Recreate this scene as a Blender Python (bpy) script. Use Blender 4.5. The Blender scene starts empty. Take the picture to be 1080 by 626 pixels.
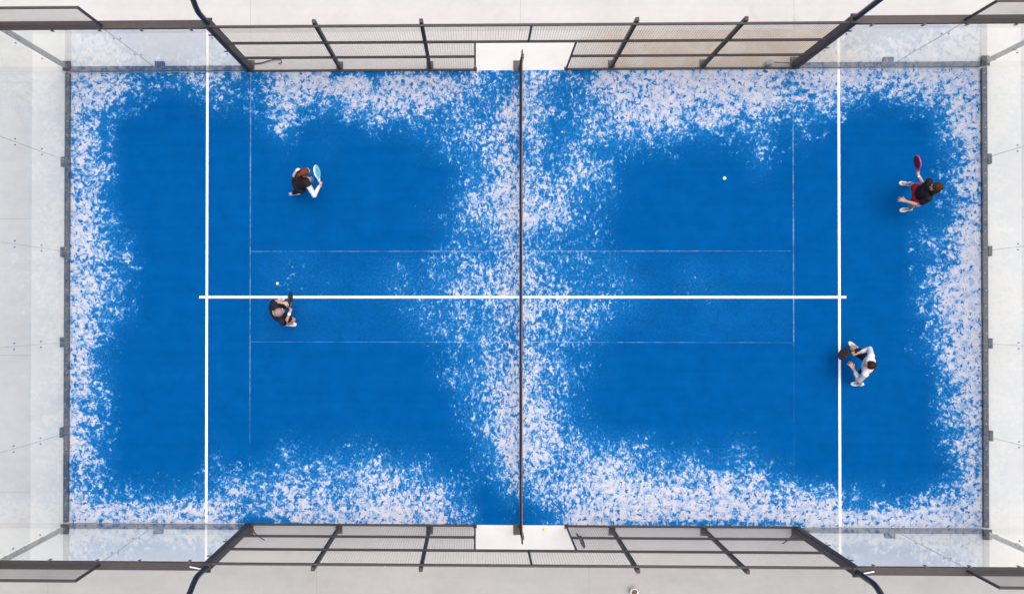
import bpy, bmesh, math, random
from mathutils import Vector, Matrix
from math import radians as R, sin, cos, pi
random.seed(7)
S = bpy.context.scene
COL = S.collection

# ------------------------------------------------------------------ helpers
class MB:
    """collects shapes into one mesh"""
    def __init__(s): s.v = []; s.f = []; s.m = []; s.smooth = []
    def add(s, vs, fs, mi=0, smooth=False):
        o = len(s.v); s.v += [tuple(v) for v in vs]
        for f in fs: s.f.append(tuple(o + i for i in f)); s.m.append(mi); s.smooth.append(smooth)
    def box(s, x0, x1, y0, y1, z0, z1, mi=0):
        s.add([(x0,y0,z0),(x1,y0,z0),(x1,y1,z0),(x0,y1,z0),(x0,y0,z1),(x1,y0,z1),(x1,y1,z1),(x0,y1,z1)],
              [(0,3,2,1),(4,5,6,7),(0,1,5,4),(1,2,6,5),(2,3,7,6),(3,0,4,7)], mi)
    def rbox(s, x0, x1, y0, y1, z0, z1, b=0.006, mi=0):
        """box with bevelled edges"""
        bm = bmesh.new(); bmesh.ops.create_cube(bm, size=1)
        for v in bm.verts:
            v.co = ((x0+x1)/2 + v.co.x*(x1-x0), (y0+y1)/2 + v.co.y*(y1-y0), (z0+z1)/2 + v.co.z*(z1-z0))
        bmesh.ops.bevel(bm, geom=bm.edges[:], offset=b, segments=1, affect='EDGES')
        bm.verts.index_update()
        s.add([v.co[:] for v in bm.verts], [[v.index for v in f.verts] for f in bm.faces], mi); bm.free()
    def tube(s, pts, r, n=8, mi=0, smooth=True, cap=True):
        pts = [Vector(p) for p in pts]; rs = r if isinstance(r, (list, tuple)) else [r]*len(pts)
        vs = []; fs = []; up = None
        for i, p in enumerate(pts):
            d = (pts[min(i+1,len(pts)-1)] - pts[max(i-1,0)]).normalized()
            if up is None: up = Vector((0,0,1)) if abs(d.z) < .9 else Vector((1,0,0))
            a = d.cross(up).normalized(); b = a.cross(d).normalized(); up = b
            for k in range(n):
                t = 2*pi*k/n; vs.append(p + (a*cos(t) + b*sin(t))*rs[i])
        for i in range(len(pts)-1):
            for k in range(n): fs.append((i*n+k, i*n+(k+1)%n, (i+1)*n+(k+1)%n, (i+1)*n+k))
        s.add(vs, fs, mi, smooth)
        if cap:
            s.add(vs[:n], [tuple(range(n))[::-1]], mi); s.add(vs[-n:], [tuple(range(n))], mi)
    def wire(s, p, q, r):
        """thin three sided wire"""
        p, q = Vector(p), Vector(q); d = (q-p).normalized()
        u = Vector((0,1,0)) if abs(d.y) < .9 else Vector((1,0,0))
        a = d.cross(u).normalized(); b = a.cross(d)
        vs = [c + (a*cos(t)+b*sin(t))*r for c in (p,q) for t in (0, 2*pi/3, 4*pi/3)]
        s.add(vs, [(0,1,4,3),(1,2,5,4),(2,0,3,5)])
    def cap_(s, p, q, r0, r1, n=12):
        """round cone between two joints"""
        p, q = Vector(p), Vector(q); L = (q-p).length
        d = (q-p)/L if L > 1e-6 else Vector((0,0,1))
        u = Vector((0,0,1)) if abs(d.z) < .9 else Vector((1,0,0))
        a = d.cross(u).normalized(); b = a.cross(d).normalized()
        prof = [(-r0*cos(t), r0*sin(t)) for t in [pi/8*k for k in range(0,5)]] + [(L + r1*sin(t), r1*cos(t)) for t in [pi/8*k for k in range(0,5)]]
        vs = []; fs = []
        for h, rr in prof:
            for k in range(n):
                t = 2*pi*k/n; vs.append(p + d*h + (a*cos(t)+b*sin(t))*max(rr,1e-4))
        for i in range(len(prof)-1):
            for k in range(n): fs.append((i*n+k, i*n+(k+1)%n, (i+1)*n+(k+1)%n, (i+1)*n+k))
        fs.append(tuple(range(n))[::-1]); fs.append(tuple((len(prof)-1)*n+k for k in range(n)))
        s.add(vs, fs, 0, True)
    def ell(s, c, rad, fwd=(1,0,0), up=(0,0,1), n=16, m=10):
        f = Vector(fwd).normalized(); u0 = Vector(up); sd = u0.cross(f).normalized(); u = f.cross(sd).normalized()
        c = Vector(c); vs = []; fs = []
        for i in range(m+1):
            t = pi*i/m
            for k in range(n):
                g = 2*pi*k/n
                vs.append(c + f*(rad[0]*sin(t)*cos(g)) + sd*(rad[1]*sin(t)*sin(g)) + u*(-rad[2]*cos(t)))
        for i in range(m):
            for k in range(n): fs.append((i*n+k, i*n+(k+1)%n, (i+1)*n+(k+1)%n, (i+1)*n+k))
        s.add(vs, fs, 0, True)
    def build(s, name, mats, parent=None):
        me = bpy.data.meshes.new(name); me.from_pydata(s.v, [], s.f)
        mats = mats if isinstance(mats, (list, tuple)) else [mats]
        for m in mats: me.materials.append(m)
        me.polygons.foreach_set('material_index', s.m); me.polygons.foreach_set('use_smooth', s.smooth)
        me.update()
        o = bpy.data.objects.new(name, me); COL.objects.link(o)
        if parent: o.parent = parent
        return o

def tag(o, label=None, cat=None, group=None, kind=None):
    if label: o['label'] = label
    if cat: o['category'] = cat
    if group: o['group'] = group
    if kind: o['kind'] = kind
    return o
def empty(name, loc=(0,0,0), rz=0):
    o = bpy.data.objects.new(name, None); COL.objects.link(o); o.location = loc; o.rotation_euler.z = rz
    o.empty_display_size = .2
    return o
def copy_tree(o, parent=None):
    c = o.copy(); COL.objects.link(c)
    if parent: c.parent = parent
    for ch in list(o.children): copy_tree(ch, c)
    return c

# ------------------------------------------------------------------ materials
def lin(r, g, b): 
    f = lambda c: c/12.92 if c <= .04045 else ((c+.055)/1.055)**2.4
    return (f(r/255), f(g/255), f(b/255), 1)
def mat(name, col, rough=.6, metal=0, var=.0, vscale=20, bump=0, spec=.5):
    m = bpy.data.materials.new(name); m.use_nodes = True; nt = m.node_tree; N = nt.nodes; L = nt.links
    b = N['Principled BSDF']; b.inputs['Roughness'].default_value = rough; b.inputs['Metallic'].default_value = metal
    b.inputs['Specular IOR Level'].default_value = spec
    b.inputs['Base Color'].default_value = (*col[:3], 1)
    if var or bump:
        tc = N.new('ShaderNodeTexCoord'); no = N.new('ShaderNodeTexNoise'); no.inputs['Scale'].default_value = vscale
        no.inputs['Detail'].default_value = 6; no.inputs['Roughness'].default_value = .6
        L.new(tc.outputs['Object'], no.inputs['Vector'])
        if var:
            mr = N.new('ShaderNodeMapRange'); mr.inputs[1].default_value = .25; mr.inputs[2].default_value = .75
            mr.inputs[3].default_value = 1-var; mr.inputs[4].default_value = 1+var
            L.new(no.outputs['Fac'], mr.inputs[0])
            mx = N.new('ShaderNodeMix'); mx.data_type = 'RGBA'; mx.blend_type = 'MULTIPLY'; mx.inputs[0].default_value = 1
            mx.inputs[6].default_value = (*col[:3], 1); L.new(mr.outputs[0], mx.inputs[7]); L.new(mx.outputs[2], b.inputs['Base Color'])
        if bump:
            bp = N.new('ShaderNodeBump'); bp.inputs['Strength'].default_value = bump; bp.inputs['Distance'].default_value = .01
            L.new(no.outputs['Fac'], bp.inputs['Height']); L.new(bp.outputs[0], b.inputs['Normal'])
    return m

class NT:
    """tiny node-graph writer"""
    def __init__(s, m): s.nt = m.node_tree; s.N = s.nt.nodes; s.L = s.nt.links
    def link(s, a, sock):
        if isinstance(a, bpy.types.NodeSocket): s.L.new(a, sock)
        else: sock.default_value = a
    def math(s, op, a, b=0.0, c=0.0, clamp=False):
        n = s.N.new('ShaderNodeMath'); n.operation = op; n.use_clamp = clamp
        s.link(a, n.inputs[0]); s.link(b, n.inputs[1]); s.link(c, n.inputs[2]); return n.outputs[0]
    def rng(s, v, a, b, c=0.0, d=1.0, smooth=False):
        n = s.N.new('ShaderNodeMapRange'); n.interpolation_type = 'SMOOTHSTEP' if smooth else 'LINEAR'
        s.link(v, n.inputs[0]); s.link(a, n.inputs[1]); s.link(b, n.inputs[2]); s.link(c, n.inputs[3]); s.link(d, n.inputs[4]); return n.outputs[0]
    def mix(s, f, a, b, mode='MIX'):
        n = s.N.new('ShaderNodeMix'); n.data_type = 'RGBA'; n.blend_type = mode
        s.link(f, n.inputs[0]); s.link(a, n.inputs[6]); s.link(b, n.inputs[7]); return n.outputs[2]
    def noise(s, vec, scale, detail=4, rough=.6, dist=0.0):
        n = s.N.new('ShaderNodeTexNoise'); n.inputs['Scale'].default_value = scale; n.inputs['Detail'].default_value = detail
        n.inputs['Roughness'].default_value = rough; n.inputs['Distortion'].default_value = dist
        s.L.new(vec, n.inputs['Vector']); return n.outputs['Fac']
    def mapping(s, vec, rot=0.0, sc=(1,1,1), loc=(0,0,0)):
        n = s.N.new('ShaderNodeMapping'); n.inputs['Rotation'].default_value = (0,0,rot); n.inputs['Scale'].default_value = sc
        n.inputs['Location'].default_value = loc; s.L.new(vec, n.inputs['Vector']); return n.outputs[0]

M = {}
M['steel'] = mat('brown grey painted steel', (.032,.024,.024), .6, 0, .25, 9)
M['steel_dark'] = mat('dark steel', (.018,.014,.013), .5, 0, .25, 9)
M['mast'] = mat('navy black mast paint', (.010,.014,.024), .38)
M['base'] = mat('grey base channel', (.034,.037,.046), .55, .2, .3, 14)
M['galv'] = mat('galvanised post', (.20,.21,.22), .5, .4, .2, 12)
M['wire'] = mat('mesh wire', (.060,.053,.052), .5)
M['chrome'] = mat('clip metal', (.16,.16,.17), .5, .3)
M['seal'] = mat('grey joint seal', (.42,.43,.44), .7)
M['black'] = mat('black plastic', (.012,.012,.014), .5)
M['tape'] = mat('net tape', (.016,.010,.018), .9, 0, .2, 30, 0, .15)
M['netcord'] = mat('net cord', (.018,.018,.022), .7)
M['whiteplastic'] = mat('white plastic', (.74,.75,.75), .45)
M['paint'] = mat('white line', (.74,.75,.77), .8, 0, .12, 9)
M['ball'] = mat('yellow felt', (.62,.68,.16), .9, 0, .1, 80)
M['ball_pale'] = mat('worn pale felt', (.70,.78,.55), .9, 0, .1, 80)
M['skin'] = mat('skin', (.44,.255,.185), .55, 0, .08, 30)
M['soil'] = mat('brown soil', (.10,.065,.035), .9, 0, .3, 60)
M['lens'] = mat('lamp glass', (.5,.5,.5), .12)

def make_glass():
    m = bpy.data.materials.new('tempered glass'); m.use_nodes = True; g = NT(m); N, L = g.N, g.L
    N.remove(N['Principled BSDF']); out = N['Material Output']
    geo = N.new('ShaderNodeNewGeometry')
    ior = g.rng(geo.outputs['Backfacing'], 0.0, 1.0, 1.5, 1/1.5)
    fr = N.new('ShaderNodeFresnel'); L.new(ior, fr.inputs['IOR'])
    tr = N.new('ShaderNodeBsdfTransparent'); tr.inputs[0].default_value = (.955,.975,.965,1)
    gl = N.new('ShaderNodeBsdfGlossy'); gl.inputs['Roughness'].default_value = .015; gl.inputs[0].default_value = (1,1,1,1)
    mx = N.new('ShaderNodeMixShader'); L.new(g.math('MULTIPLY', fr.outputs[0], .82), mx.inputs[0]); L.new(tr.outputs[0], mx.inputs[1]); L.new(gl.outputs[0], mx.inputs[2])
    L.new(mx.outputs[0], out.inputs[0]); return m
M['glass'] = make_glass()

def make_concrete(name, col, stain, joint=None, jcol=.6, tan=False, amp=.1):
    m = bpy.data.materials.new(name); m.use_nodes = True; g = NT(m); b = g.N['Principled BSDF']
    tc = g.N.new('ShaderNodeTexCoord'); P = tc.outputs['Object']
    n1 = g.noise(P, .45, 6, .62, .4); n2 = g.noise(P, 5, 7, .7); n3 = g.noise(P, 60, 3, .6)
    n4 = g.noise(g.mapping(P, .05, (.35, 3.0, 1)), 1.2, 5, .6)
    v = g.math('ADD', g.math('MULTIPLY', g.math('SUBTRACT', n1, .5), amp*3.2), g.math('MULTIPLY', g.math('SUBTRACT', n2, .5), amp*1.7))
    v = g.math('ADD', v, g.math('MULTIPLY', g.math('SUBTRACT', n3, .5), amp*1.0))
    v = g.math('ADD', v, g.math('MULTIPLY', g.math('SUBTRACT', n4, .5), amp*1.4))
    v = g.math('ADD', v, 1.0)
    st = g.rng(g.noise(P, 1.1, 6, .65, .8), .56, .74, 0.0, .55, True)
    c = g.mix(st, (*col,1), (*stain,1))
    if tan:   # brown sand washed out of the turf
        sp = g.N.new('ShaderNodeSeparateXYZ'); g.L.new(P, sp.inputs[0]); x, y = sp.outputs[0], sp.outputs[1]
        k = g.math('MULTIPLY', g.rng(x, .9, 2.4, 0, 1, True), g.rng(x, 6.6, 8.2, 1, 0, True))
        k = g.math('MULTIPLY', k, g.rng(y, 4.0, 4.9, 0, 1, True))
        k = g.math('MULTIPLY', k, g.rng(g.noise(P, 1.6, 6, .65), .3, .6, .45, 1.0, True))
        c = g.mix(k, c, (.40,.35,.285,1))
    c = g.mix(1.0, c, v, 'MULTIPLY')
    if joint:
        sp = g.N.new('ShaderNodeSeparateXYZ'); g.L.new(P, sp.inputs[0])
        def ln(s, off, step, w):
            a = g.math('ABSOLUTE', g.math('SUBTRACT', g.math('FRACT', g.math('ADD', g.math('DIVIDE', s, step), 100.5 - off/step)), .5))
            return g.math('LESS_THAN', a, w/step)
        j = g.math('MAXIMUM', ln(sp.outputs[0], joint[0], joint[2], .008), ln(sp.outputs[1], joint[1], joint[3], .008))
        c = g.mix(g.math('MULTIPLY', j, .45), c, (col[0]*jcol, col[1]*jcol, col[2]*jcol, 1))
    g.L.new(c, b.inputs['Base Color']); b.inputs['Roughness'].default_value = .85
    bp = g.N.new('ShaderNodeBump'); bp.inputs['Strength'].default_value = .25; bp.inputs['Distance'].default_value = .01
    g.L.new(n2, bp.inputs['Height']); g.L.new(bp.outputs[0], b.inputs['Normal'])
    return m
M['concrete'] = make_concrete('pale concrete', (.412,.410,.410), (.350,.348,.346), (0,-4.35,6.0,3.05), .5, False, .10)
M['plinth'] = make_concrete('court plinth concrete', (.495,.490,.485), (.45,.442,.435), None, .6, True, .075)
M['pavement'] = make_concrete('grey concrete', (.288,.287,.287), (.245,.243,.242), (1.5,-20,6.0,30), .65, False, .11)

def make_turf():
    m = bpy.data.materials.new('blue turf with sand'); m.use_nodes = True; g = NT(m); b = g.N['Principled BSDF']
    tc = g.N.new('ShaderNodeTexCoord'); P = tc.outputs['Object']
    at = g.N.new('ShaderNodeAttribute'); at.attribute_name = 'wear'; d = at.outputs['Fac']
    at2 = g.N.new('ShaderNodeAttribute'); at2.attribute_name = 'thr'; thr = at2.outputs['Fac']
    at3 = g.N.new('ShaderNodeAttribute'); at3.attribute_name = 'brush'; br = at3.outputs['Fac']
    a1 = g.noise(P, 5.0, 7, .70, .5)
    a2 = g.noise(P, 13.0, 4, .62, .9)
    s1 = g.noise(g.mapping(P, R(52), (1.9, 1, 1)), 6.0, 5, .68, 1.0)
    s2 = g.noise(g.mapping(P, R(-48), (1.9, 1, 1), (7,3,0)), 6.0, 5, .68, 1.0)
    sel = g.rng(g.noise(P, .8, 3, .5), .42, .58, 0, 1, True)
    ss = g.math('ADD', g.math('MULTIPLY', s1, sel), g.math('MULTIPLY', s2, g.math('SUBTRACT', 1.0, sel)))
    iso = g.math('ADD', g.math('MULTIPLY', a1, .55), g.math('MULTIPLY', a2, .45))
    aniso = g.math('ADD', g.math('MULTIPLY', ss, .6), g.math('MULTIPLY', a2, .4))
    n = g.math('ADD', g.math('MULTIPLY', iso, g.math('SUBTRACT', 1.0, br)), g.math('MULTIPLY', aniso, br))
    n = g.math('ADD', n, g.math('MULTIPLY', g.math('SUBTRACT', g.noise(P, 1.7, 4, .6, .5), .5), .26))
    n = g.rng(n, .24, .76)                           # spread to mean .5, deviation about .17
    mask = g.rng(g.math('SUBTRACT', n, thr), -.13, .20, 0, 1, True)
    # a few clean holes in the sand
    ho = g.rng(g.noise(P, 11.0, 2, .5, .5), .595, .66, 0, .88, True)
    mask = g.math('MULTIPLY', mask, g.math('SUBTRACT', 1.0, ho))
    pxl = g.noise(P, 42, 2, .6)
    mask = g.math('MULTIPLY', mask, g.rng(pxl, .30, .52, .62, 1.0))
    mask = g.math('MULTIPLY', mask, g.rng(g.noise(P, 6.5, 4, .65, .6), .32, .56, .60, 1.0))
    # light dusting in the worn area's fringe
    dust = g.math('MULTIPLY', g.rng(d, .0, .5, 0, .24), g.rng(g.noise(P, 24, 4, .7), .42, .72, 0, 1, True))
    mask = g.math('MAXIMUM', mask, dust)
    # sand in the seams of the turf rolls
    sp = g.N.new('ShaderNodeSeparateXYZ'); g.L.new(P, sp.inputs[0]); x, y = sp.outputs[0], sp.outputs[1]
    def near(s, c, w): return g.rng(g.math('ABSOLUTE', g.math('SUBTRACT', s, c)), w*.5, w*1.3, 1, 0)
    ybr = g.math('MULTIPLY', g.rng(g.noise(P, 2.2, 6, .75), .42, .60, .16, .75), g.rng(g.noise(P, 9, 3, .7), .36, .54, .25, 1))
    vl = g.math('MULTIPLY', near(x, -5.985, .013), g.rng(y, -3.6, -1.2, 0, .6))
    vr = g.math('MULTIPLY', near(x, 5.96, .013), g.rng(y, -1.1, -.95, .04, .75))
    xin = g.math('MULTIPLY', g.math('GREATER_THAN', x, -5.98), g.math('LESS_THAN', x, 5.96))
    xf = g.rng(g.math('ABSOLUTE', x), .8, 4.5, .85, .30)
    h1 = g.math('MULTIPLY', g.math('MULTIPLY', near(y, 1.01, .012), xin), xf)
    h2 = g.math('MULTIPLY', g.math('MULTIPLY', near(y, -.99, .010), xin), g.math('MULTIPLY', xf, .75))
    seam = g.math('MULTIPLY', g.math('MAXIMUM', g.math('MAXIMUM', vl, vr), g.math('MAXIMUM', h1, h2)), ybr)
    # blue pile
    big = g.noise(P, .7, 5, .6); fine = g.noise(P, 90, 2, .6)
    bl = g.mix(g.rng(g.math('ADD', d, g.math('MULTIPLY', g.math('SUBTRACT', big, .5), .5)), 0, .6, 0, 1, True), (.0002,.0625,.222,1), (.0005,.083,.268,1))
    bl = g.mix(1.0, bl, g.rng(fine, .3, .7, .88, 1.12), 'MULTIPLY')
    mot = g.noise(P, 2.6, 6, .7, .3); bl = g.mix(1.0, bl, g.rng(mot, .3, .7, .90, 1.10), 'MULTIPLY')
    lanes = g.noise(g.mapping(P, 0, (.25, 6, 1)), 1.0, 3, .6)
    bl = g.mix(1.0, bl, g.rng(lanes, .3, .7, .955, 1.045), 'MULTIPLY')
    sand = g.mix(g.rng(g.noise(P, 4.5, 5, .7), .35, .65), (.40,.425,.495,1), (.475,.45,.475,1))
    film = g.mix(g.rng(mask, 0, .45), bl, (.040,.185,.41,1)); c = g.mix(g.rng(mask, .36, .95), film, sand); c = g.mix(seam, c, (.27,.38,.50,1))
    g.L.new(c, b.inputs['Base Color']); b.inputs['Roughness'].default_value = 1; b.inputs['Specular IOR Level'].default_value = .02
    bp = g.N.new('ShaderNodeBump'); bp.inputs['Strength'].default_value = .35; bp.inputs['Distance'].default_value = .01
    g.L.new(fine, bp.inputs['Height']); g.L.new(bp.outputs[0], b.inputs['Normal'])
    return m
M['turf'] = make_turf()

# ------------------------------------------------------------------ the setting
def sheet(name, rects, z, m):
    b = MB()
    for x0,x1,y0,y1 in rects: b.add([(x0,y0,z),(x1,y0,z),(x1,y1,z),(x0,y1,z)], [(0,1,2,3)])
    return tag(b.build(name, m), kind='structure')
sheet('ground', [(-400,400,-400,400)], -.036, M['concrete'])
sheet('pavement', [(-40,40,-30,-5.88)], -.030, M['pavement'])
pb = MB(); pb.box(-10.89,10.89,-5.87,5.87,-.034,-.006); tag(pb.build('court_plinth', M['plinth']), kind='structure')

WEAR = """
8864465548 8887899745 6558989999 9789988999
8631013237 5578886557 7445799878 9667423568
7400000025 1113233568 7356887655 6241000069
7400000001 0100013568 6364322111 4110000038
6500000000 0000000369 7575100000 2000000028
7300000000 0000001479 8764100000 0000000028
8510000000 0000012579 9743000000 0000000138
9620000000 0000001447 6332000000 0000000369
8530000001 1000214558 7533200100 0000000269
8620000001 1101325668 8543310210 0000000489
8630000000 1000143567 8664210010 0000000389
8410000000 0000024566 6552000000 0000000279
8300000000 0000001358 7521000000 0000000279
8300000000 0000002558 8631000000 0000000059
7400000000 0000000369 8620000000 0000000058
7300000000 0000000269 9731000000 0000000048
8300001002 1122110159 9764441213 1000000038
6300003124 4546442138 8777776555 4200000027
7422234757 6678776305 6689999888 7764321368
9878888657 8778988601 1499998988 8999888999
""".split('\n')
WG = [[int(c) for c in r.replace(' ','')] for r in WEAR if r.strip()]
def wear(x, y):
    u = (x+10)/.5 - .5; v = (5-y)/.5 - .5
    def c(i, j): return WG[max(0,min(19,j))][max(0,min(39,i))]/9
    i, j = math.floor(u), math.floor(v); fu, fv = u-i, v-j
    d = (c(i,j)*(1-fu)+c(i+1,j)*fu)*(1-fv) + (c(i,j+1)*(1-fu)+c(i+1,j+1)*fu)*fv
    if y < -4.86 and (1.9 < x < 6.2 or -6.3 < x < -5.5): d *= .62
    if y > 4.88 and (-4.2 < x < -1.2 or 1.1 < x < 1.6): d *= .55
    if y < -4.86 and -5.2 < x < -1.3: d = max(d, .8)
    if abs(x) > 9.9: d = max(d, .75)
    return d
def probit(p):
    p = min(max(p, 1e-4), 1-1e-4); s = 1 if p > .5 else -1; q = p if p < .5 else 1-p
    t = math.sqrt(-2*math.log(q)); return s*(t-(2.515517+.802853*t+.010328*t*t)/(1+1.432788*t+.189269*t*t+.001308*t**3))
def turf():
    nx, ny = 240, 120; vs = []; wv = []; tv = []; bv = []
    for j in range(ny+1):
        for i in range(nx+1):
            x = -10.02+20.04*i/nx; y = -5.0+10.0*j/ny; vs.append((x,y,0))
            d = wear(x, y); wv.append(d + (.10*min(1, (1.02-abs(y))*8)*min(1, (6-abs(x))*4) if abs(y) < 1.02 and abs(x) < 6 else 0))
            p = .93*d**1.08 * (1 - .12*max(0, min(1, (4.2-abs(x))/1.5))*(1 if abs(y) < 3.9 else .4))
            tv.append(.5 + .17*probit(1-p) if p > .004 else 1.15)
            bv.append(max(0, min(1, (4.6-abs(x))/2.0)))
    fs = [(j*(nx+1)+i, j*(nx+1)+i+1, (j+1)*(nx+1)+i+1, (j+1)*(nx+1)+i) for j in range(ny) for i in range(nx)]
    me = bpy.data.meshes.new('court_turf'); me.from_pydata(vs, [], fs); me.materials.append(M['turf'])
    for nm, arr in (('wear', wv), ('thr', tv), ('brush', bv)):
        a = me.attributes.new(nm, 'FLOAT', 'POINT'); a.data.foreach_set('value', arr)
    o = bpy.data.objects.new('court_turf', me); COL.objects.link(o); tag(o, kind='structure')
turf()
sheet('service_line', [(-6.977,-6.923,-4.985,4.985), (6.923,6.977,-4.985,4.985)], .004, M['paint'])
sheet('centre_line', [(-7.12,-6.977,-.027,.027), (-6.923,6.923,-.027,.027), (6.977,7.1,-.027,.027)], .004, M['paint'])

# ------------------------------------------------------------------ glass side walls (one corner section, mirrored by sign)
def disc(b, c, axis, r=.028, t=.012):
    c = Vector(c); a = Vector(axis)*t; b.tube([c-a, c+a], r, 10)
def bx(b, x0, x1, y0, y1, z0, z1): b.box(min(x0,x1), max(x0,x1), min(y0,y1), max(y0,y1), z0, z1)

def wire_panel(b, x0, x1, y, z0, z1, step=.05, r=.0024, axis='x'):
    n = max(1, round((x1-x0)/step)); k = max(1, round((z1-z0)/step))
    for i in range(n+1):
        x = x0 + (x1-x0)*i/n
        b.wire((x,y,z0), (x,y,z1), r) if axis == 'x' else b.wire((y,x,z0), (y,x,z1), r)
    for i in range(k+1):
        z = z0 + (z1-z0)*i/k
        b.wire((x0,y+r*1.9,z), (x1,y+r*1.9,z), r) if axis == 'x' else b.wire((y+r*1.9,x0,z), (y+r*1.9,x1,z), r)

def side_wall(sx, sy, label):
    root = empty('glass_side_wall', (sx*8, sy*5.02, 0))
    X = lambda v: sx*(v-8); Y = lambda v: sy*(v-5.02)
    for x0, x1 in ((6.07,7.995),(8.005,9.985)):
        b = MB(); bx(b, X(x0), X(x1), Y(5.0), Y(5.012), .03, 2.93); p = b.build('glass_panel', M['glass'], root)
        for xe in (x0+.06, x1-.06):
            for z in (.22, 1.3, 2.35):
                c = MB(); disc(c, (X(xe), Y(5.006), z), (0,1,0), .014, .012); c.build('glass_clip', M['chrome'], p)
    b = MB(); bx(b, X(7.997), X(8.003), Y(5.001), Y(5.011), .03, 2.93); b.build('joint_seal', M['seal'], root)
    b = MB(); bx(b, X(6.07), X(10.0), Y(5.013), Y(5.12), -.006, .07); b.build('base_channel', M['base'], root)
    b = MB(); bx(b, X(7.9), X(8.1), Y(5.121), Y(5.22), -.006, .09); b.build('base_plate', M['base'], root)
    b = MB(); bx(b, X(6.07), X(10.12), Y(4.995), Y(5.145), 2.932, 3.0); b.build('top_beam', M['steel'], root)
    for xx in (6.35, 7.3, 8.1, 9.0):
        b = MB(); bx(b, X(xx-.025), X(xx+.025), Y(4.982), Y(4.994), 2.86, 2.98); b.build('clamp', M['chrome'], root)
    # raised mesh frame over the last two metres
    f = MB()
    bx(f, X(8.0), X(8.04), Y(5.03), Y(5.07), 3.001, 4.0); bx(f, X(8.041), X(10.1), Y(5.03), Y(5.07), 3.96, 4.0)
    fr = f.build('upper_frame', M['steel'], root)
    w = MB(); wire_panel(w, min(X(8.045),X(10.09)), max(X(8.045),X(10.09)), Y(5.05), 3.005, 3.955); w.build('mesh_panel', M['wire'], fr)
    return tag(root, label, 'glass wall', 'glass side walls at the court corners')
side_wall(-1, 1, 'glass side wall with brown top beam at the upper left corner of the blue court')
side_wall(1, 1, 'glass side wall with brown top beam at the upper right corner of the blue court')
side_wall(-1, -1, 'glass side wall with brown top beam at the lower left corner of the blue court')
side_wall(1, -1, 'glass side wall with brown top beam at the lower right corner of the blue court')

def back_wall(sx, label):
    root = empty('glass_back_wall', (sx*10.03, 0, 0)); X = lambda v: sx*(v-10.03)
    for i in range(5):
        y0 = -5+2*i; b = MB(); bx(b, X(10.0), X(10.012), y0+(.004 if i else .02), y0+2-(.004 if i<4 else .02), .03, 2.95)
        p = b.build('glass_panel', M['glass'], root)
        for ye in (y0+.06, y0+1.94):
            for z in (.22, 1.3, 2.35):
                c = MB(); disc(c, (X(10.006), ye, z), (1,0,0), .014, .012); c.build('glass_clip', M['chrome'], p)
    for y in (-3,-1,1,3):
        b = MB(); bx(b, X(10.001), X(10.011), y-.003, y+.003, .03, 2.95); b.build('joint_seal', M['seal'], root)
    b = MB(); bx(b, X(10.013), X(10.12), -4.98, 4.98, -.006, .07); ch = b.build('base_channel', M['base'], root)
    for k in range(32):
        y = -4.9+9.8*k/31 + random.uniform(-.05,.05); sc = MB(); dx = random.uniform(-.015,.015)
        sc.tube([(X(10.065+dx), y, .07), (X(10.065+dx), y, .079)], .014, 8); sc.build('screw', M['galv'], ch)
    for y in (-3,-1,1,3):
        b = MB(); b.box(min(X(10.121),X(10.2)), max(X(10.121),X(10.2)), y-.11, y+.11, -.006, .09); b.build('base_plate', M['base'], root)
    for y in (-5.1, 5.1):   # corner posts
        b = MB(); bx(b, X(10.025), X(10.105), y-.04, y+.04, -.006, 3.94); cp = b.build('corner_post', M['galv'], root)
        b = MB(); s = 1 if y > 0 else -1
        b.box(min(X(9.99),X(10.17)), max(X(9.99),X(10.17)), min(y-s*.08,y+s*.14)+.0, max(y-s*.08,y+s*.14), .071, .085); b.build('base_plate', M['base'], cp)
        for z in (.5, 1.2, 1.9, 2.6):
            c = MB(); c.box(min(X(9.99),X(10.024)), max(X(9.99),X(10.024)), y-s*.06-.03, y-s*.06+.03, z, z+.07); c.build('clamp', M['chrome'], cp)
    b = MB(); bx(b, X(10.0), X(10.12), -4.99, 4.99, 2.952, 3.02); b.build('top_beam', M['steel'], root)
    f = MB(); bx(f, X(10.03), X(10.07), -5.055, 5.055, 3.955, 3.995)
    for y in (-3,-1,1,3): bx(f, X(10.03), X(10.07), y-.02, y+.02, 3.021, 3.954)
    fr = f.build('upper_frame', M['steel'], root)
    w = MB(); wire_panel(w, -5.05, 5.05, X(10.05), 3.025, 3.95, axis='y'); w.build('mesh_panel', M['wire'], fr)
    return tag(root, label, 'glass wall', 'glass back walls of the court')
back_wall(-1, 'five-panel glass back wall behind the left end of the blue court')
back_wall(1, 'five-panel glass back wall behind the right end of the blue court')

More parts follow.
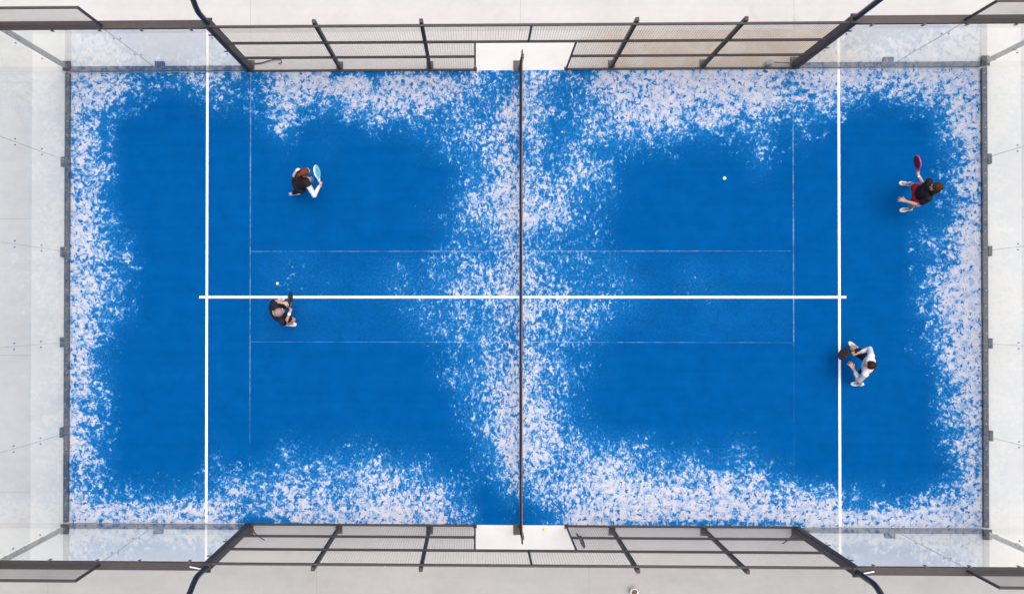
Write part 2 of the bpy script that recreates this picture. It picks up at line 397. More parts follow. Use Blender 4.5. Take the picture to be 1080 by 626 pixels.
# ------------------------------------------------------------------ steel mesh fences along the sides
def mesh_fence(sy, label):
    root = empty('mesh_fence', (0, sy*5.02, 0)); Y = lambda v: sy*(v-5.02)
    for x0, x1, z in ((-5.93,-1.0,.02),(1.0,5.93,.02),(-5.93,-1.0,1.0),(1.0,5.93,1.0),(-5.93,5.93,2.0),(-5.93,5.93,3.0)):
        b = MB(); h = .022
        b.rbox(x0, x1, min(Y(4.99),Y(5.035)), max(Y(4.99),Y(5.035)), z-h+(0 if z > .5 else .005), z+h, .004); b.build('rail', M['steel'], root)
    for x in (-4,-2,2,4):
        s = 1 if x > 0 else -1
        b = MB(); b.rbox(x-.035, x+.035, min(Y(5.037),Y(5.115)), max(Y(5.037),Y(5.115)), .012, 3.09, .005); p = b.build('post', M['steel'], root)
        b = MB(); b.rbox(x-.075, x+.075, min(Y(5.036),Y(5.21)), max(Y(5.036),Y(5.21)), -.006, .012, .003)
        q = b.build('base_plate', M['steel_dark'], root)
        for dx in (-.05,.05):
            g = MB(); g.tube([(x+dx, Y(5.18), .012), (x+dx, Y(5.18), .034)], .012, 6); g.build('bolt', M['galv'], q)
    for x in (-1.0, 1.0):
        b = MB(); b.rbox(x-.016, x+.016, min(Y(4.992),Y(5.033)), max(Y(4.992),Y(5.033)), .046 if False else .043, 1.977, .004); b.build('opening_jamb', M['steel'], root)
        b = MB(); b.box(x-.04, x+.04, min(Y(4.98),Y(5.07)), max(Y(4.98),Y(5.07)), -.006, .004); b.build('foot', M['steel_dark'], root)
    b = MB(); b.rbox(.035, .075, min(Y(4.995),Y(5.03)), max(Y(4.995),Y(5.03)), 2.023, 2.977, .004); b.build('lintel_upright', M['steel'], root)
    for x0, x1, z0, z1 in ((-5.92,-4,.045,2.975),(-4,-2,.045,2.975),(-2,-1.018,.045,2.975),(1.018,2,.045,2.975),(2,4,.045,2.975),(4,5.92,.045,2.975),(-1.0,1.0,2.025,2.975)):
        b = MB(); wire_panel(b, x0, x1, Y(5.012), z0, z1); b.build('mesh_panel', M['wire'], root)
    return tag(root, label, 'mesh fence', 'steel mesh side fences')
mesh_fence(1, 'brown steel mesh fence with central opening along the upper side of the court')
mesh_fence(-1, 'brown steel mesh fence with central opening along the lower side of the court')

# ------------------------------------------------------------------ floodlight masts
def mast(sx, sy, label, bend, tabs=True, cable=1):
    root = empty('floodlight_mast', (sx*6, sy*5.08, 0)); Y = lambda v: sy*(v-5.08)
    b = MB(); b.rbox(-.055, .055, min(Y(4.985),Y(5.155)), max(Y(4.985),Y(5.155)), .014, 3.02, .006); b.build('post', M['steel'], root)
    b = MB(); b.rbox(-.10, .10, min(Y(4.99),Y(5.26)), max(Y(4.99),Y(5.26)), -.006, .014, .004); q = b.build('base_plate', M['steel_dark'], root)
    for dx in (-.075,.075):
        g = MB(); g.tube([(dx, Y(5.22), .014), (dx, Y(5.22), .04)], .013, 6); g.build('bolt', M['galv'], q)
    b = MB(); b.rbox(-.085, .085, min(Y(4.985),Y(5.17)), max(Y(4.985),Y(5.17)), 3.021, 3.05, .005)
    for dx in (-.06,.06): b.tube([(dx, Y(5.14), 3.05), (dx, Y(5.14), 3.075)], .013, 6)
    b.build('cap_plate', M['steel_dark'], root)
    zb, t = bend; pts = [(0,0,3.05),(0,0,zb-.15)]
    for k in range(1,6):
        a = t*k/5; pts.append((0, Y(5.08+.30*sin(a/2)*k/5), zb-.15+.3*k/5*cos(a/2)))
    p = pts[-1]; L = .55; pts.append((0, p[1]+sy*sin(t)*L, p[2]+cos(t)*L)); p = pts[-1]
    pts.append((0, p[1]+sy*.02, 6.1))
    b = MB(); b.tube(pts, .052, 12); b.build('pole', M['mast'], root)
    p = pts[-1]
    b = MB(); b.rbox(-.55, .55, p[1]-.03, p[1]+.03, 6.1, 6.16, .005); arm = b.build('crossbar', M['mast'], root)
    for dx in (-.36,.36):
        b = MB(); b.rbox(dx-.16, dx+.16, p[1]-sy*.36 if sy > 0 else p[1]+.03, p[1]-.03 if sy > 0 else p[1]+.36, 6.16, 6.22, .01); h = b.build('lamp_head', M['mast'], arm)
        b = MB(); b.box(dx-.14, dx+.14, p[1]-sy*.33 if sy > 0 else p[1]+.06, p[1]-.06 if sy > 0 else p[1]+.33, 6.150, 6.158); b.build('lens', M['lens'], arm)
    if tabs:
        b = MB(); b.rbox(-.01+sx*.12, .01+sx*.12+.0, Y(5.06), Y(5.06)+.02, 3.06, 3.08, .002)
        b = MB(); b.tube([(sx*.06, Y(5.10), 3.07), (sx*.30, Y(5.06), 3.05)], .014, 6); b.build('cable_tie', M['whiteplastic'], root)
    # glass clamps of the adjoining pane
    for z in (.35, 1.5, 2.55):
        b = MB(); b.rbox(min(sx*.056, sx*.13), max(sx*.056, sx*.13), min(Y(4.985),Y(4.998)), max(Y(4.985),Y(4.998)), z, z+.05, .002); b.build('clamp', M['mast'], root)
    s = -sx
    if cable == 1:
        c = MB(); c.tube([(s*.10, Y(5.17), .03), (s*.25, Y(5.18), .03), (s*.42, Y(5.23), .04), (s*.58, Y(5.26), .05), (s*.70, Y(5.25), .06), (s*.72, Y(5.18), .06), (s*.64, Y(5.16), .05)], .012, 6)
        c.build('cable', M['steel_dark'], root)
    else:
        c = MB(); c.tube([(s*.10, Y(5.10), .04), (s*.2, Y(5.12), .3), (s*.32, Y(5.16), .45), (s*.5, Y(5.21), .6)], .012, 6)
        c.build('cable', M['steel_dark'], root)
    return tag(root, label, 'floodlight mast', 'floodlight masts at the ends of the mesh fences')
mast(-1, 1, 'dark floodlight mast between the upper left glass and the mesh fence', (3.62, R(27)), False, 1)
m2 = mast(1, 1, 'dark floodlight mast between the upper right glass and the mesh fence', (4.9, R(20)), False, 3)
mast(-1, -1, 'dark floodlight mast with a bend between the lower left glass and the mesh fence', (3.62, R(27)), True, 2)
mast(1, -1, 'dark floodlight mast with a bend between the lower right glass and the mesh fence', (3.78, R(27)), True, 2)
for ch in list(m2.children):
    if ch.name.startswith('cable'): bpy.data.objects.remove(ch)
c = MB(); c.tube([(-.10, .03, .05), (-.3, .03, .09), (-.5, .03, .12)], .010, 6); c.build('cable', M['steel_dark'], m2)
jb = empty('junction_box', (5.40, 5.10, -.006))
b = MB(); b.rbox(-.065,.065,-.05,.05,0,.2,.01); b.build('housing', M['whiteplastic'], jb)
b = MB(); b.rbox(-.055,.055,-.042,.042,.201,.212,.004); b.build('lid', M['galv'], jb)
tag(jb, 'small white electrical box beside the upper right mast behind the mesh fence', 'electrical box')

# ------------------------------------------------------------------ net
def net():
    root = empty('court_net', (-.03, 0, 0))
    b = MB(); n = 60
    zt = lambda y: .90 + .02*(abs(y)/5)**2
    for k in range(n):
        y0, y1 = -4.98+9.96*k/n, -4.98+9.96*(k+1)/n; z0, z1 = zt(y0), zt(y1); w = .028
        b.add([(-w,y0,z0-.05),(w,y0,z0-.05),(w,y0,z0),(-w,y0,z0),(-w,y1,z1-.05),(w,y1,z1-.05),(w,y1,z1),(-w,y1,z1)],
              [(3,2,6,7),(0,4,5,1),(0,3,7,4),(1,5,6,2)])
    b.add([(-.028,-4.98,zt(5)-.05),(.028,-4.98,zt(5)-.05),(.028,-4.98,zt(5)),(-.028,-4.98,zt(5))], [(0,1,2,3)])
    b.add([(-.028,4.98,zt(5)-.05),(.028,4.98,zt(5)-.05),(.028,4.98,zt(5)),(-.028,4.98,zt(5))], [(3,2,1,0)])
    tp = b.build('tape', M['tape'], root)
    b = MB(); b.tube([(.02, -5.0, .955)] + [(.016 + .004*sin(y*2), y, zt(y)+.012) for y in [-4.8+9.6*k/24 for k in range(25)]] + [(.02, 5.0, .955)], .0075, 6); b.build('cable', M['galv'], tp)
    b = MB(); st = .045
    for k in range(int(9.9/st)+1):
        y = -4.95+k*st; b.wire((0,y,.02), (0,y,.86), .0016)
    for k in range(19): b.wire((.003,-4.96,.03+k*.045), (.003,4.96,.03+k*.045), .0016)
    b.build('netting', M['netcord'], root)
    for s in (-1,1):
        b = MB(); b.rbox(-.03+.02, .03+.02, min(s*4.99,s*5.07), max(s*4.99,s*5.07), .012, .99, .005); p = b.build('post', M['steel'], root)
        b = MB(); b.rbox(-.13, .07, min(s*4.97,s*5.21), max(s*4.97,s*5.21), -.006+.012, .020+.0, .004); b.build('base_plate', M['steel_dark'], p)
        b = MB(); b.rbox(.0, .035, min(s*5.075,s*5.16), max(s*5.075,s*5.16), .87, .93, .006); b.tube([(.017, s*5.12, .9), (.017, s*5.16, .99)], .009, 6); b.build('winch', M['steel_dark'], p)
    tag(root, 'low dark net with taped top edge across the middle of the blue court', 'net')
net()

# ------------------------------------------------------------------ balls
def ball(loc, label, m='ball', grp=None):
    b = MB(); b.ell((0,0,0), (.0335,.0335,.0335), n=16, m=12)
    pts = []
    o = b.build('ball', M[m]); o.location = loc
    s = MB(); q = []
    for k in range(49):
        t = 2*pi*k/48; v = Vector((cos(t)+.32*cos(3*t)*0, sin(t), .55*sin(2*t))).normalized()*.0335; q.append(v)
    s.tube(q, .0013, 5); s.build('seam', M['whiteplastic'], o)
    tag(o, label, 'ball', grp or 'balls on and beside the court')
ball((4.01,2.36,1.6), 'pale ball in the air over the upper right half of the blue court', 'ball_pale')
ball((-5.37,.30,.0335), 'small ball lying just above the centre line near the grey-haired player', 'ball_pale')
ball((-2.98,-5.90,.0035), 'yellow ball lying on the grey paving outside the lower mesh fence')
ball((.52,-5.10,.0275), 'yellow ball lying in the lower opening beside the net post')
ball((.13,-2.70,.0335), 'ball lying against the net on the lower half of the court')

bk = empty('bucket', (2.455, -6.40, -.03))
b = MB(); n = 24
pr = [(.062,0),(.078,.20),(.084,.205),(.084,.225),(.072,.225),(.066,.15)]
vs = [(r*cos(2*pi*k/n), r*sin(2*pi*k/n), z) for r, z in pr for k in range(n)]
fs = [(i*n+k, i*n+(k+1)%n, (i+1)*n+(k+1)%n, (i+1)*n+k) for i in range(len(pr)-1) for k in range(n)]
b.add(vs, fs, 0, True); b.add([(.062*cos(2*pi*k/n), .062*sin(2*pi*k/n), 0) for k in range(n)], [tuple(range(n))[::-1]])
b.build('pot', M['whiteplastic'], bk)
b = MB(); b.ell((0,0,.155), (.066,.066,.03), n=20, m=8); b.build('contents', M['soil'], bk)
tag(bk, 'small round white pot with brown filling on the paving at the bottom edge', 'pot')

# ------------------------------------------------------------------ rackets
def racket(loc, axis, normal, face, rim, grip, label):
    """loc = point gripped by the hand, axis = handle to tip"""
    a = Vector(axis).normalized(); n0 = Vector(normal); n = (n0 - a*n0.dot(a)).normalized(); s = a.cross(n)
    root = empty('padel_racket', loc); root.rotation_euler = Matrix((s, a, n)).transposed().to_euler()
    out = []
    for k in range(40):
        t = 2*pi*k/40 + pi/2; x = .128*cos(t); y = .245 + .135*sin(t)
        if sin(t) < 0: x *= 1-.22*(sin(t)**2)
        out.append((x, y))
    h = .019; b = MB(); N = len(out)
    inn = [(x*.93, .245+(y-.245)*.93) for x, y in out]
    vs = [(x,y,-h*.75) for x,y in out]+[(x,y,h*.75) for x,y in out]+[(x,y,h) for x,y in inn]+[(x,y,-h) for x,y in inn]
    fs = [(k,(k+1)%N,N+(k+1)%N,N+k) for k in range(N)]+[(N+k,N+(k+1)%N,2*N+(k+1)%N,2*N+k) for k in range(N)]+[(3*N+k,3*N+(k+1)%N,(k+1)%N,k) for k in range(N)]
    fs += [tuple(range(2*N,3*N)), tuple(range(3*N,4*N))[::-1]]
    b.add(vs, fs)
    for i in range(-4,5):
        for j in range(-4,5):
            x, y = i*.021+(.0105 if j%2 else 0), .255+j*.021
            if (x/.1)**2+((y-.245)/.105)**2 < .8:
                for z, zz in ((h+.0006,1),(-h-.0006,-1)):
                    b.add([(x+.005*cos(2*pi*q/8), y+.005*sin(2*pi*q/8)*zz, z) for q in range(8)], [tuple(range(8))], 1)
    hd = b.build('head', [face, M['black']], root)
    b = MB(); b.tube([(x*1.0,y,0) for x,y in out]+[(out[0][0],out[0][1],0)], .0155, 6, cap=False); b.build('rim', rim, hd)
    b = MB()
    for q in (-1,1): b.tube([(q*.075,.145,0),(q*.035,.085,0),(q*.012,.05,0)], .0125, 8)
    b.build('throat', rim, root)
    b = MB(); b.tube([(0,.06,0),(0,.05,0),(0,-.06,0),(0,-.068,0)], [.014,.0165,.0175,.02], 10); b.build('grip', grip, root)
    return tag(root, label, 'racket', 'padel rackets')

# ------------------------------------------------------------------ people
def remesh(name, mb, m, parent, vox=.007, smooth=3):
    o = mb.build(name+'_raw', m)
    r = o.modifiers.new('r', 'REMESH'); r.mode = 'VOXEL'; r.voxel_size = vox; r.use_smooth_shade = True
    if smooth:
        q = o.modifiers.new('s', 'SMOOTH'); q.factor = .5; q.iterations = smooth
    dg = bpy.context.evaluated_depsgraph_get(); me = bpy.data.meshes.new_from_object(o.evaluated_get(dg)); me.name = name
    if not me.materials: me.materials.append(m)
    bpy.data.objects.remove(o)
    p = bpy.data.objects.new(name, me); COL.objects.link(p); p.parent = parent; return p
def ik(a, b, l1, l2, pole):
    a, b = Vector(a), Vector(b); d = b-a; L = min(d.length, (l1+l2)*.999); u = d.normalized()
    b2 = a + u*L; x = (l1*l1-l2*l2+L*L)/(2*L); h = math.sqrt(max(0, l1*l1-x*x))
    p = Vector(pole); p = (p - u*p.dot(u)).normalized(); return a+u*x+p*h, b2

def person(J, sty, label):
    """J joints in world metres; root at the ground between the feet"""
    fL, fR = Vector(J['footL']), Vector(J['footR'])
    base = Vector(((fL.x+fR.x)/2, (fL.y+fR.y)/2, .004))
    root = empty('person', base); W = lambda p: Vector(p) - base
    k = sty.get('scale', 1.0)
    face = Vector((*J['face'], 0)).normalized(); side = Vector((-face.y, face.x, 0))     # side points to the left
    pel = W(J['pelvis']); hip = {'L': pel+side*.085*k, 'R': pel-side*.085*k}
    sh = {'L': W(J['shL']), 'R': W(J['shR'])}; mid = (sh['L']+sh['R'])/2
    head = W(J['head']); hf = Vector(J.get('look', (*face.xy, -.25))).normalized()
    body = MB(); shirt = MB(); pants = MB(); slv_ = {'L': MB(), 'R': MB()}
    top = mid + Vector((0,0,.045))
    # trunk
    sd2 = (sh['L']-sh['R']).normalized()
    body.cap_(hip['L'], hip['R'], .105*k, .105*k); body.cap_(pel, pel.lerp(mid,.5), .12*k, .108*k); body.cap_(pel+side*.04, pel.lerp(mid,.5)+side*.03, .105*k, .10*k); body.cap_(pel-side*.04, pel.lerp(mid,.5)-side*.03, .105*k, .10*k)
    lowc = pel.lerp(mid,.72)
    body.cap_(lowc+sd2*.07, lowc-sd2*.07, .105*k, .105*k); body.cap_(lowc+sd2*.06, mid+sd2*.09, .10*k, .075*k); body.cap_(lowc-sd2*.06, mid-sd2*.09, .10*k, .075*k)
    body.cap_(sh['L'], sh['R'], .06*k, .06*k); body.cap_(mid, head-hf*.01+Vector((0,0,-.05)), .062*k, .052*k)
    g = .013
    hm = sty.get('shirthem', 0)
    shirt.cap_(pel.lerp(mid,hm), pel.lerp(mid,.5), .12*k+g, .108*k+g); shirt.cap_(pel.lerp(mid,hm)+side*.05, pel.lerp(mid,.5)+side*.035, .105*k+g, .10*k+g); shirt.cap_(pel.lerp(mid,hm)-side*.05, pel.lerp(mid,.5)-side*.035, .105*k+g, .10*k+g)
    shirt.cap_(lowc+sd2*.07, lowc-sd2*.07, .105*k+g, .105*k+g); shirt.cap_(lowc+sd2*.06, mid+sd2*.09, .10*k+g, .075*k+g); shirt.cap_(lowc-sd2*.06, mid-sd2*.09, .10*k+g, .075*k+g)
    shirt.cap_(mid.lerp(sh['L'], sty.get('capL',1)), sh['R'], .06*k+g, .06*k+g); shirt.cap_(mid, mid.lerp(head,.28), .075*k, .066*k)
    pants.cap_(hip['L'], hip['R'], .105*k+.02, .105*k+.02); pants.cap_(pel, pel+Vector((0,0,.06)), .125*k+.008, .12*k+.008)
    # arms and hands
    for s in 'LR':
        pole = J.get('pole'+s, (-face.x*.4, -face.y*.4, -1)); sg = 1 if s == 'L' else -1
        el, wr = ik(sh[s], W(J['wrist'+s]), .285*k, .25*k, Vector(pole)+side*sg*.5)
        body.cap_(sh[s], el, .05*k, .041*k); body.cap_(el, wr, .041*k, .027*k)
        d = (wr-el).normalized()
        slv = sty['sleeve']; sleeve = slv_[s]
        if slv == 'long': sleeve.cap_(sh[s], el, .056*k+.009, .045*k+.009); sleeve.cap_(el, el.lerp(wr,.86), .045*k+.009, .032*k+.006)
        elif slv == 'short': sleeve.cap_(sh[s], sh[s].lerp(el,.62), .056*k+.012, .048*k+.016)
        elif slv == 'three': sleeve.cap_(sh[s], el, .056*k+.009, .045*k+.009); sleeve.cap_(el, el.lerp(wr,.6), .045*k+.009, .036*k+.008)
        if s == J.get('grip'):
            a = Vector(J['raxis']).normalized()                          # handle axis
            a = (a - d*a.dot(d)*.0).normalized(); nn = a.cross(d).normalized() * (1 if s == 'R' else -1)
            dd = nn.cross(a).normalized(); dd = dd if dd.dot(d) > 0 else -dd
            c = wr + d*.055; H = c + nn*.034
            body.cap_(wr, c+d*.012, .027*k, .03); body.cap_(c+a*.026, c-a*.026, .018, .018)
            for i in range(4):
                off = (i-1.5)*-.0205; rr = .0098-.0006*i; pr_ = None
                for th in (.35, 1.05, 1.8, 2.6, 3.3):
                    q = H + a*off + (-nn*cos(th) + dd*sin(th))*.029
                    if pr_ is not None: body.cap_(pr_, q, rr, rr*.95, 8)
                    pr_ = q
            pr_ = c - dd*.02 + a*.03
            for th in (-.5,-1.3,-2.1):
                q = H + a*.05 + (-nn*cos(th) + dd*sin(th))*.03
                body.cap_(pr_, q, .0125, .011, 8); pr_ = q
            J['_H'] = H + base
        else:
            up = Vector((0,0,1)); ax = d.cross(up).normalized(); nn = ax.cross(d).normalized()
            c = wr + d*.05
            for q in (-.026,-.009,.009,.026): body.cap_(wr+ax*q*.7, c+d*.035+ax*q, .016, .0125, 8)
            for i, q in enumerate((-.033,-.011,.011,.033)):
                ln = (.062,.075,.072,.055)[i if sg < 0 else 3-i]; p0 = c+d*.038+ax*q; p1 = p0+d*ln*.55+ax*q*.35-nn*.006; p2 = p1+d*ln*.45-nn*.022+ax*q*.15
                body.cap_(p0, p1, .0098, .009, 8); body.cap_(p1, p2, .009, .0078, 8)
            th = -ax*sg*-1
            p0 = wr+d*.02+ax*.024*sg*-1*-1; p1 = p0+d*.04+ax*sg*.032; p2 = p1+d*.03+ax*sg*.008
            body.cap_(p0, p1, .0125, .011, 8); body.cap_(p1, p2, .011, .009, 8)
    # legs
    for s, f in (('L', fL), ('R', fR)):
        sg = 1 if s == 'L' else -1
        toe = Vector((*J.get('toe'+s, face.xy), 0)).normalized(); ank = W((f.x, f.y, .09))
        kn, an = ik(hip[s], ank, .43*k, .42*k, face+side*sg*J.get('knee'+s, .45))
        body.cap_(hip[s], kn, .088*k, .056*k); body.cap_(kn, kn.lerp(an,.35)-face*.012, .056*k, .054*k); body.cap_(kn.lerp(an,.35)-face*.012, an, .054*k, .036*k)
        body.cap_(an+Vector((0,0,-.03)), an+toe*.11+Vector((0,0,-.055)), .036, .026)
        if sty['pants'] == 'leggings': pants.cap_(hip[s], kn, .088*k+.012, .056*k+.009); pants.cap_(kn, kn.lerp(an,.35)-face*.012, .056*k+.009, .054*k+.009); pants.cap_(kn.lerp(an,.35)-face*.012, an.lerp(kn,.16), .054*k+.009, .04*k+.006)
        else: pants.cap_(hip[s], hip[s].lerp(kn, sty.get('hem',.62)), .088*k+.022, .075*k+.028)
        sh_ = MB(); z0 = -base.z+.004
        hl = Vector((an.x,an.y,0)) - toe*.05
        o = [(-.035,.028),(-.045,0),(-.03,-.03),(.05,-.036),(.13,-.046),(.19,-.042),(.225,-.02),(.228,.012),(.19,.042),(.12,.044),(.05,.034)]
        lay = ((0,1.0,0),(.022,1.03,0),(.045,.97,0),(.065,.84,-.008),(.088,.60,-.03))
        lt = Vector((-toe.y, toe.x, 0)); vs = []
        for z, q, sh0 in lay:
            for x, y in o:
                zz = z if x < .08 or z < .04 else z - (x-.08)*.28*(z/.088)
                vs.append(hl + toe*((x-.09)*q+.09+sh0) + lt*y*q + Vector((0,0,.0+zz)))
        n_ = len(o); fs = [(i*n_+j, (i+1)*n_+j, (i+1)*n_+(j+1)%n_, i*n_+(j+1)%n_) for i in range(len(lay)-1) for j in range(n_)]
        fs += [tuple(range(n_)), tuple(range((len(lay)-1)*n_, len(lay)*n_))[::-1]]
        sh_.add(vs, fs, 0, True)
        so = sh_.build('shoe', sty['shoe'], root)
        sl = MB(); vs = [hl + toe*((x-.09)*1.05+.09) + lt*y*1.08 + Vector((0,0,z)) for z in (.001,.016) for x, y in o]
        sl.add(vs, [(j, n_+j, n_+(j+1)%n_, (j+1)%n_) for j in range(n_)]+[tuple(range(n_)), tuple(range(n_,2*n_))[::-1]]); sl.build('sole', sty.get('sole', M['whiteplastic']), so)
        sk = MB(); sk.tube([an+Vector((0,0,-.01)), an.lerp(kn,.2)], [.044*k,.045*k], 14); sk.build('sock', sty['shoe'], root)
    # head with face
    hs = side.cross(Vector((0,0,1))); upv = Vector((0,0,1)); hl_ = upv.cross(hf).normalized(); hu = hf.cross(hl_).normalized()
    body.ell(head, (.096,.077,.115), hf, upv); body.ell(head+hf*.03-hu*.055, (.062,.056,.06), hf, upv)
    body.cap_(head+hf*.088+hu*.012, head+hf*.108-hu*.028, .009, .014, 8)       # nose
    body.cap_(head+hf*.084-hu*.062+hl_*.018, head+hf*.084-hu*.062-hl_*.018, .008, .008, 8)   # lips
    body.cap_(head+hf*.082+hu*.034+hl_*.045, head+hf*.082+hu*.034-hl_*.045, .010, .010, 8)   # brow
    for q in (1,-1): body.ell(head+hl_*q*.08-hu*.005-hf*.005, (.024,.010,.033), hf, upv, 10, 8)
    remesh('body', body, sty.get('skin', M['skin']), root, .0065, 3)
    for q in (1,-1):
        e = MB(); e.ell(head+hf*.084+hl_*q*.031+hu*.012, (.012,.013,.011), hf, upv, 10, 8); eo = e.build('eye', M['whiteplastic'], root)
        e = MB(); e.ell(head+hf*.094+hl_*q*.031+hu*.012, (.004,.006,.006), hf, upv, 8, 6); e.build('pupil', M['black'], eo)
    m_ = MB(); m_.cap_(head+hf*.092-hu*.062+hl_*.02, head+hf*.092-hu*.062-hl_*.02, .0045, .0045, 6); m_.build('mouth', mat('lips', (.33,.12,.10), .5), root)
    remesh('shirt', shirt, sty['shirt'], root, .009, 4)
    for s in 'LR': remesh('sleeve', slv_[s], sty.get('sleevemat', sty['shirt']), root, .009, 3)
    remesh(sty.get('pantsname', sty['pants']), pants, sty['pantsmat'], root, .009, 4)
    hb = MB()
    hk = sty.get('hk', 1); hb.ell(head+hu*.022-hf*.018, (.102*hk,.090*hk,.110*hk), hf, upv)
    if sty['hair'] == 'long':
        hb.cap_(head-hf*.075+hu*.03, head-hf*.11-hu*.09, .05, .055); hb.cap_(head-hf*.11-hu*.09, mid-face*.10+Vector((0,0,-.12)), .055, .03)
        hb.cap_(head-hf*.07+hl_*.05, head-hf*.09+hl_*.04-hu*.13, .035, .03); hb.cap_(head-hf*.07-hl_*.05, head-hf*.09-hl_*.04-hu*.13, .035, .03); hb.cap_(head-hf*.05+hl_*.07, sh['L'].lerp(mid,.35)+face*.03+Vector((0,0,.09)), .045, .045); hb.cap_(sh['L'].lerp(mid,.35)+face*.03+Vector((0,0,.09)), sh['L'].lerp(mid,.3)+face*.12-Vector((0,0,.02)), .045, .025)
    elif sty['hair'] == 'tail':
        hb.cap_(head-hf*.09+hu*.06, head-hf*.15+hu*.03, .03, .035); hb.cap_(head-hf*.15+hu*.03, head-hf*.20-hu*.14, .035, .018)
    else:
        hb.cap_(head-hf*.06, head-hf*.07-hu*.05, .06, .05)
    ho = remesh('hair', hb, sty['hairmat'], root, .007, 2)
    # cut the hair back from the face
    bm = bmesh.new(); bm.from_mesh(ho.data)
    kill = [v for v in bm.verts if (v.co-head).dot(hf) > .045 and (v.co-head).dot(hu) < .062]
    bmesh.ops.delete(bm, geom=kill, context='VERTS'); bm.to_mesh(ho.data); bm.free()
    if sty.get('band'):
        w = MB(); wr = W(J['wristR']); el, wr = ik(sh['R'], wr, .285*k, .25*k, Vector(J.get('poleR', (-face.x*.4, -face.y*.4, -1)))-side*.5)
        w.tube([wr.lerp(el,.02), wr.lerp(el,.24)], [.035,.039], 14); w.build('wristband', M['whiteplastic'], root)
    if sty.get('collar'):
        w = MB(); w.tube([mid+sd2*.02+Vector((0,0,.0))+ (face*cos(t)+sd2*sin(t))*.085 + Vector((0,0,.045)) for t in [2*pi*i/20 for i in range(21)]], .013, 6, cap=False); w.build('collar', sty['collar'], root)
    return tag(root, label, 'person')

def cloth(name, c, v=.18): return mat(name, c, .85, 0, v, 25, .2, .2)
wht = cloth('white cloth', (.56,.55,.57), .08); blk = cloth('black cloth', (.014,.012,.013)); shoe = mat('white shoe', (.62,.62,.66), .6, 0, .05, 30)
hair_r = mat('auburn hair', (.11,.034,.010), .7, 0, .6, 55, 0, .15); hair_b = mat('brown hair', (.036,.018,.009), .7, 0, .7, 55, 0, .15); hair_d = mat('dark brown hair', (.020,.010,.007), .7, 0, .5, 50, 0, .15)
hair_g = mat('grey hair', (.235,.175,.155), .8, 0, .15, 60)

J1 = dict(footL=(-4.86,2.50,0), footR=(-5.02,2.29,0), pelvis=(-4.74,2.36,.83), shL=(-4.66,2.59,1.26), shR=(-4.46,2.31,1.25), head=(-4.47,2.53,1.48),
          face=(.84,.5), wristL=(-4.56,2.49,.95), wristR=(-4.25,2.31,1.07), toeR=(1,.2), grip='R', raxis=(-.2,.9,.32), poleR=(.5,-.8,-.9), poleL=(-.6,-.6,-1))
person(J1, dict(scale=.95, capL=.78, sleeve='long', sleevemat=wht, shirt=blk, pants='leggings', pantsmat=blk, shoe=mat('lilac shoe', (.50,.46,.56), .6), hair='tail', hairmat=hair_r),
       'woman with auburn hair in black vest over white sleeves, holding a pale cyan racket')
racket(J1['_H'], J1['raxis'], (.92,.1,.27), mat('pale cyan', (.20,.62,.68), .35), mat('white rim', (.62,.74,.76), .35), M['whiteplastic'], 'pale cyan and white racket held up by the woman with white sleeves')

J2 = dict(footL=(-5.36,-.10,0), footR=(-5.13,-.60,0), pelvis=(-5.22,-.32,.80), shL=(-5.16,-.17,1.24), shR=(-5.00,-.52,1.24), head=(-4.99,-.33,1.50),
          face=(.9,.42), wristL=(-5.02,-.14,.96), wristR=(-4.90,-.34,.93), toeR=(1,.0), toeL=(.9,.6), kneeL=-.45, grip='R', raxis=(.02,1,.12))
person(J2, dict(scale=1.02, sleeve='short', shirt=cloth('navy cloth', (.010,.012,.028)), pants='shorts', pantsmat=cloth('dark shorts', (.012,.013,.020)), shoe=shoe, hair='short', hairmat=hair_g,
                band=True, hem=.62, collar=cloth('yellow trim', (.45,.36,.10))),
       'man with short grey hair in navy shirt and shorts, crouching at the centre line')
racket(J2['_H'], J2['raxis'], (.98,0,.12), M['black'], mat('charcoal rim', (.02,.022,.03), .4), M['black'], 'black racket held by the grey-haired man beside the centre line')

J3 = dict(footL=(8.43,1.91,0), footR=(8.43,2.47,0), pelvis=(8.21,2.13,.90), shL=(8.19,1.98,1.36), shR=(8.20,2.32,1.36), head=(8.20,2.17,1.62),
          face=(-1,.05), wristL=(7.90,1.97,1.0), wristR=(8.11,2.47,1.13), toeL=(-1,-.12), toeR=(-1,.15), grip='R', raxis=(-.22,.93,.30), poleR=(.3,-1.0,-1), poleL=(.2,-.3,-1))
person(J3, dict(scale=1.0, sleeve='short', shirt=blk, pants='shorts', pantsmat=cloth('red cloth', (.42,.012,.022)), shoe=shoe, hk=1.12, hair='long', hairmat=hair_b, hem=.5, shirthem=.3),
       'woman with long brown hair in black top and red shorts, holding a pink racket')
racket(J3['_H'], J3['raxis'], (-.97,-.27,-.05), mat('crimson face', (.12,.006,.02), .35), mat('pink rim', (.42,.035,.13), .4), M['whiteplastic'], 'pink and crimson racket held out by the woman in red shorts')

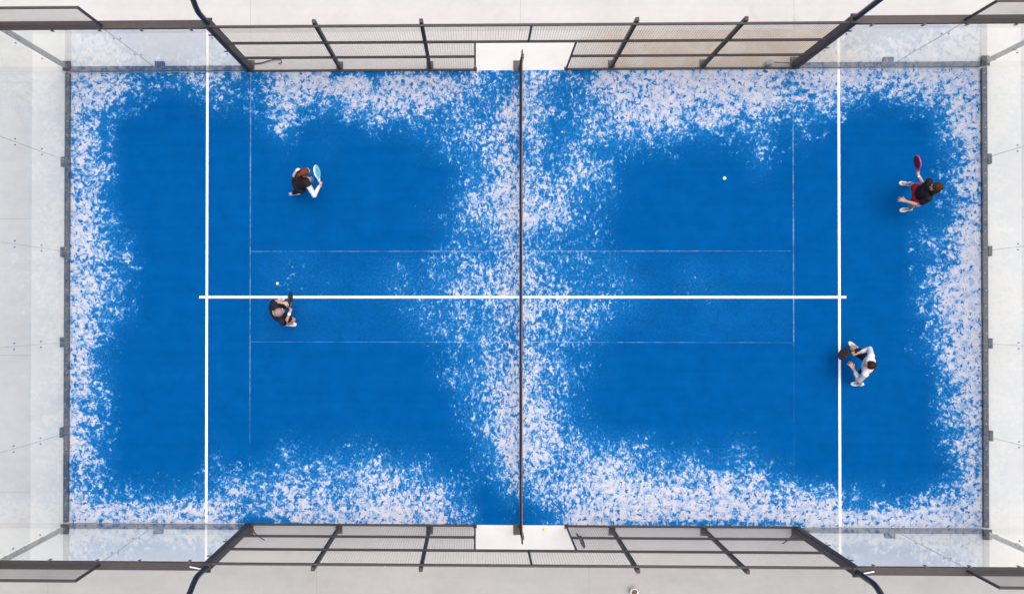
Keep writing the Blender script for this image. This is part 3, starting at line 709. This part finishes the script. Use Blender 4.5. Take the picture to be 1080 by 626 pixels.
J4 = dict(footL=(7.37,-1.89,0), footR=(7.28,-1.10,0), pelvis=(7.24,-1.40,.78), shL=(6.98,-1.59,1.18), shR=(7.09,-1.22,1.20), head=(6.97,-1.39,1.42),
          face=(-1,.05), wristL=(6.86,-1.50,.90), wristR=(6.95,-1.18,.88), toeL=(-1,.02), toeR=(-.75,.68), grip='R', raxis=(-.47,-.14,-.87), poleL=(-.1,.2,-1), poleR=(.8,.2,-.7))
person(J4, dict(scale=1.03, sleeve='three', shirt=wht, pants='shorts', pantsmat=cloth('navy shorts', (.012,.022,.045)), shoe=shoe, hair='short', hairmat=hair_d),
       'man with dark hair in white shirt, crouching beside the right service line')
racket(J4['_H'], J4['raxis'], (.05,.35,1), mat('dark brown face', (.050,.024,.016), .4), mat('dark rim', (.02,.015,.02), .4), M['black'], 'dark racket held low by the man in the white shirt')

racket((1.24,-5.19,.13), (.25,-.28,.93), (.95,.2,.0), mat('grey green face', (.09,.10,.09), .5), M['black'], M['black'], 'grey racket leaning outside the lower mesh fence beside the opening')

# ------------------------------------------------------------------ light and camera
w = bpy.data.worlds.new('World'); S.world = w; w.use_nodes = True; nt = w.node_tree
sky = nt.nodes.new('ShaderNodeTexSky'); sky.sky_type = 'NISHITA'; sky.sun_disc = False
EL, AZ = R(80), R(50)
sky.sun_elevation = EL; sky.sun_rotation = AZ; sky.air_density = 1.0; sky.dust_density = 6; sky.ozone_density = .6
nt.links.new(sky.outputs[0], nt.nodes['Background'].inputs[0]); nt.nodes['Background'].inputs[1].default_value = .13
sl = bpy.data.lights.new('sun', 'SUN'); sl.energy = 1.5; sl.angle = R(40); sl.color = (1,.93,.84)
so = bpy.data.objects.new('sun', sl); COL.objects.link(so); so.location = (-10,15,30)
d = Vector((sin(AZ)*cos(EL), cos(AZ)*cos(EL), sin(EL))); so.rotation_euler = d.to_track_quat('Z','Y').to_euler()

cam = bpy.data.cameras.new('camera'); co = bpy.data.objects.new('camera', cam); COL.objects.link(co)
co.location = (-.9723,-.3039,19.1217); co.rotation_euler = (.0083,.0219,.0005)
cam.sensor_width = 36; cam.lens = 915.172/1080*36; cam.shift_x = (540-482.3754)/1080; cam.shift_y = (320.1373-313)/1080
cam.clip_start = .1; cam.clip_end = 2000; S.camera = co
S.view_settings.view_transform = 'Standard'; S.view_settings.look = 'None'; S.view_settings.gamma = 1; S.view_settings.use_curve_mapping = False
S.view_settings.exposure = .66
S.render.film_transparent = False
S.cycles.use_denoising = True; S.cycles.max_bounces = 10; S.cycles.transparent_max_bounces = 24
S.cycles.pixel_filter_type = 'BLACKMAN_HARRIS'; S.cycles.filter_width = 1.5
S.render.resolution_x = 1024; S.render.resolution_y = 593
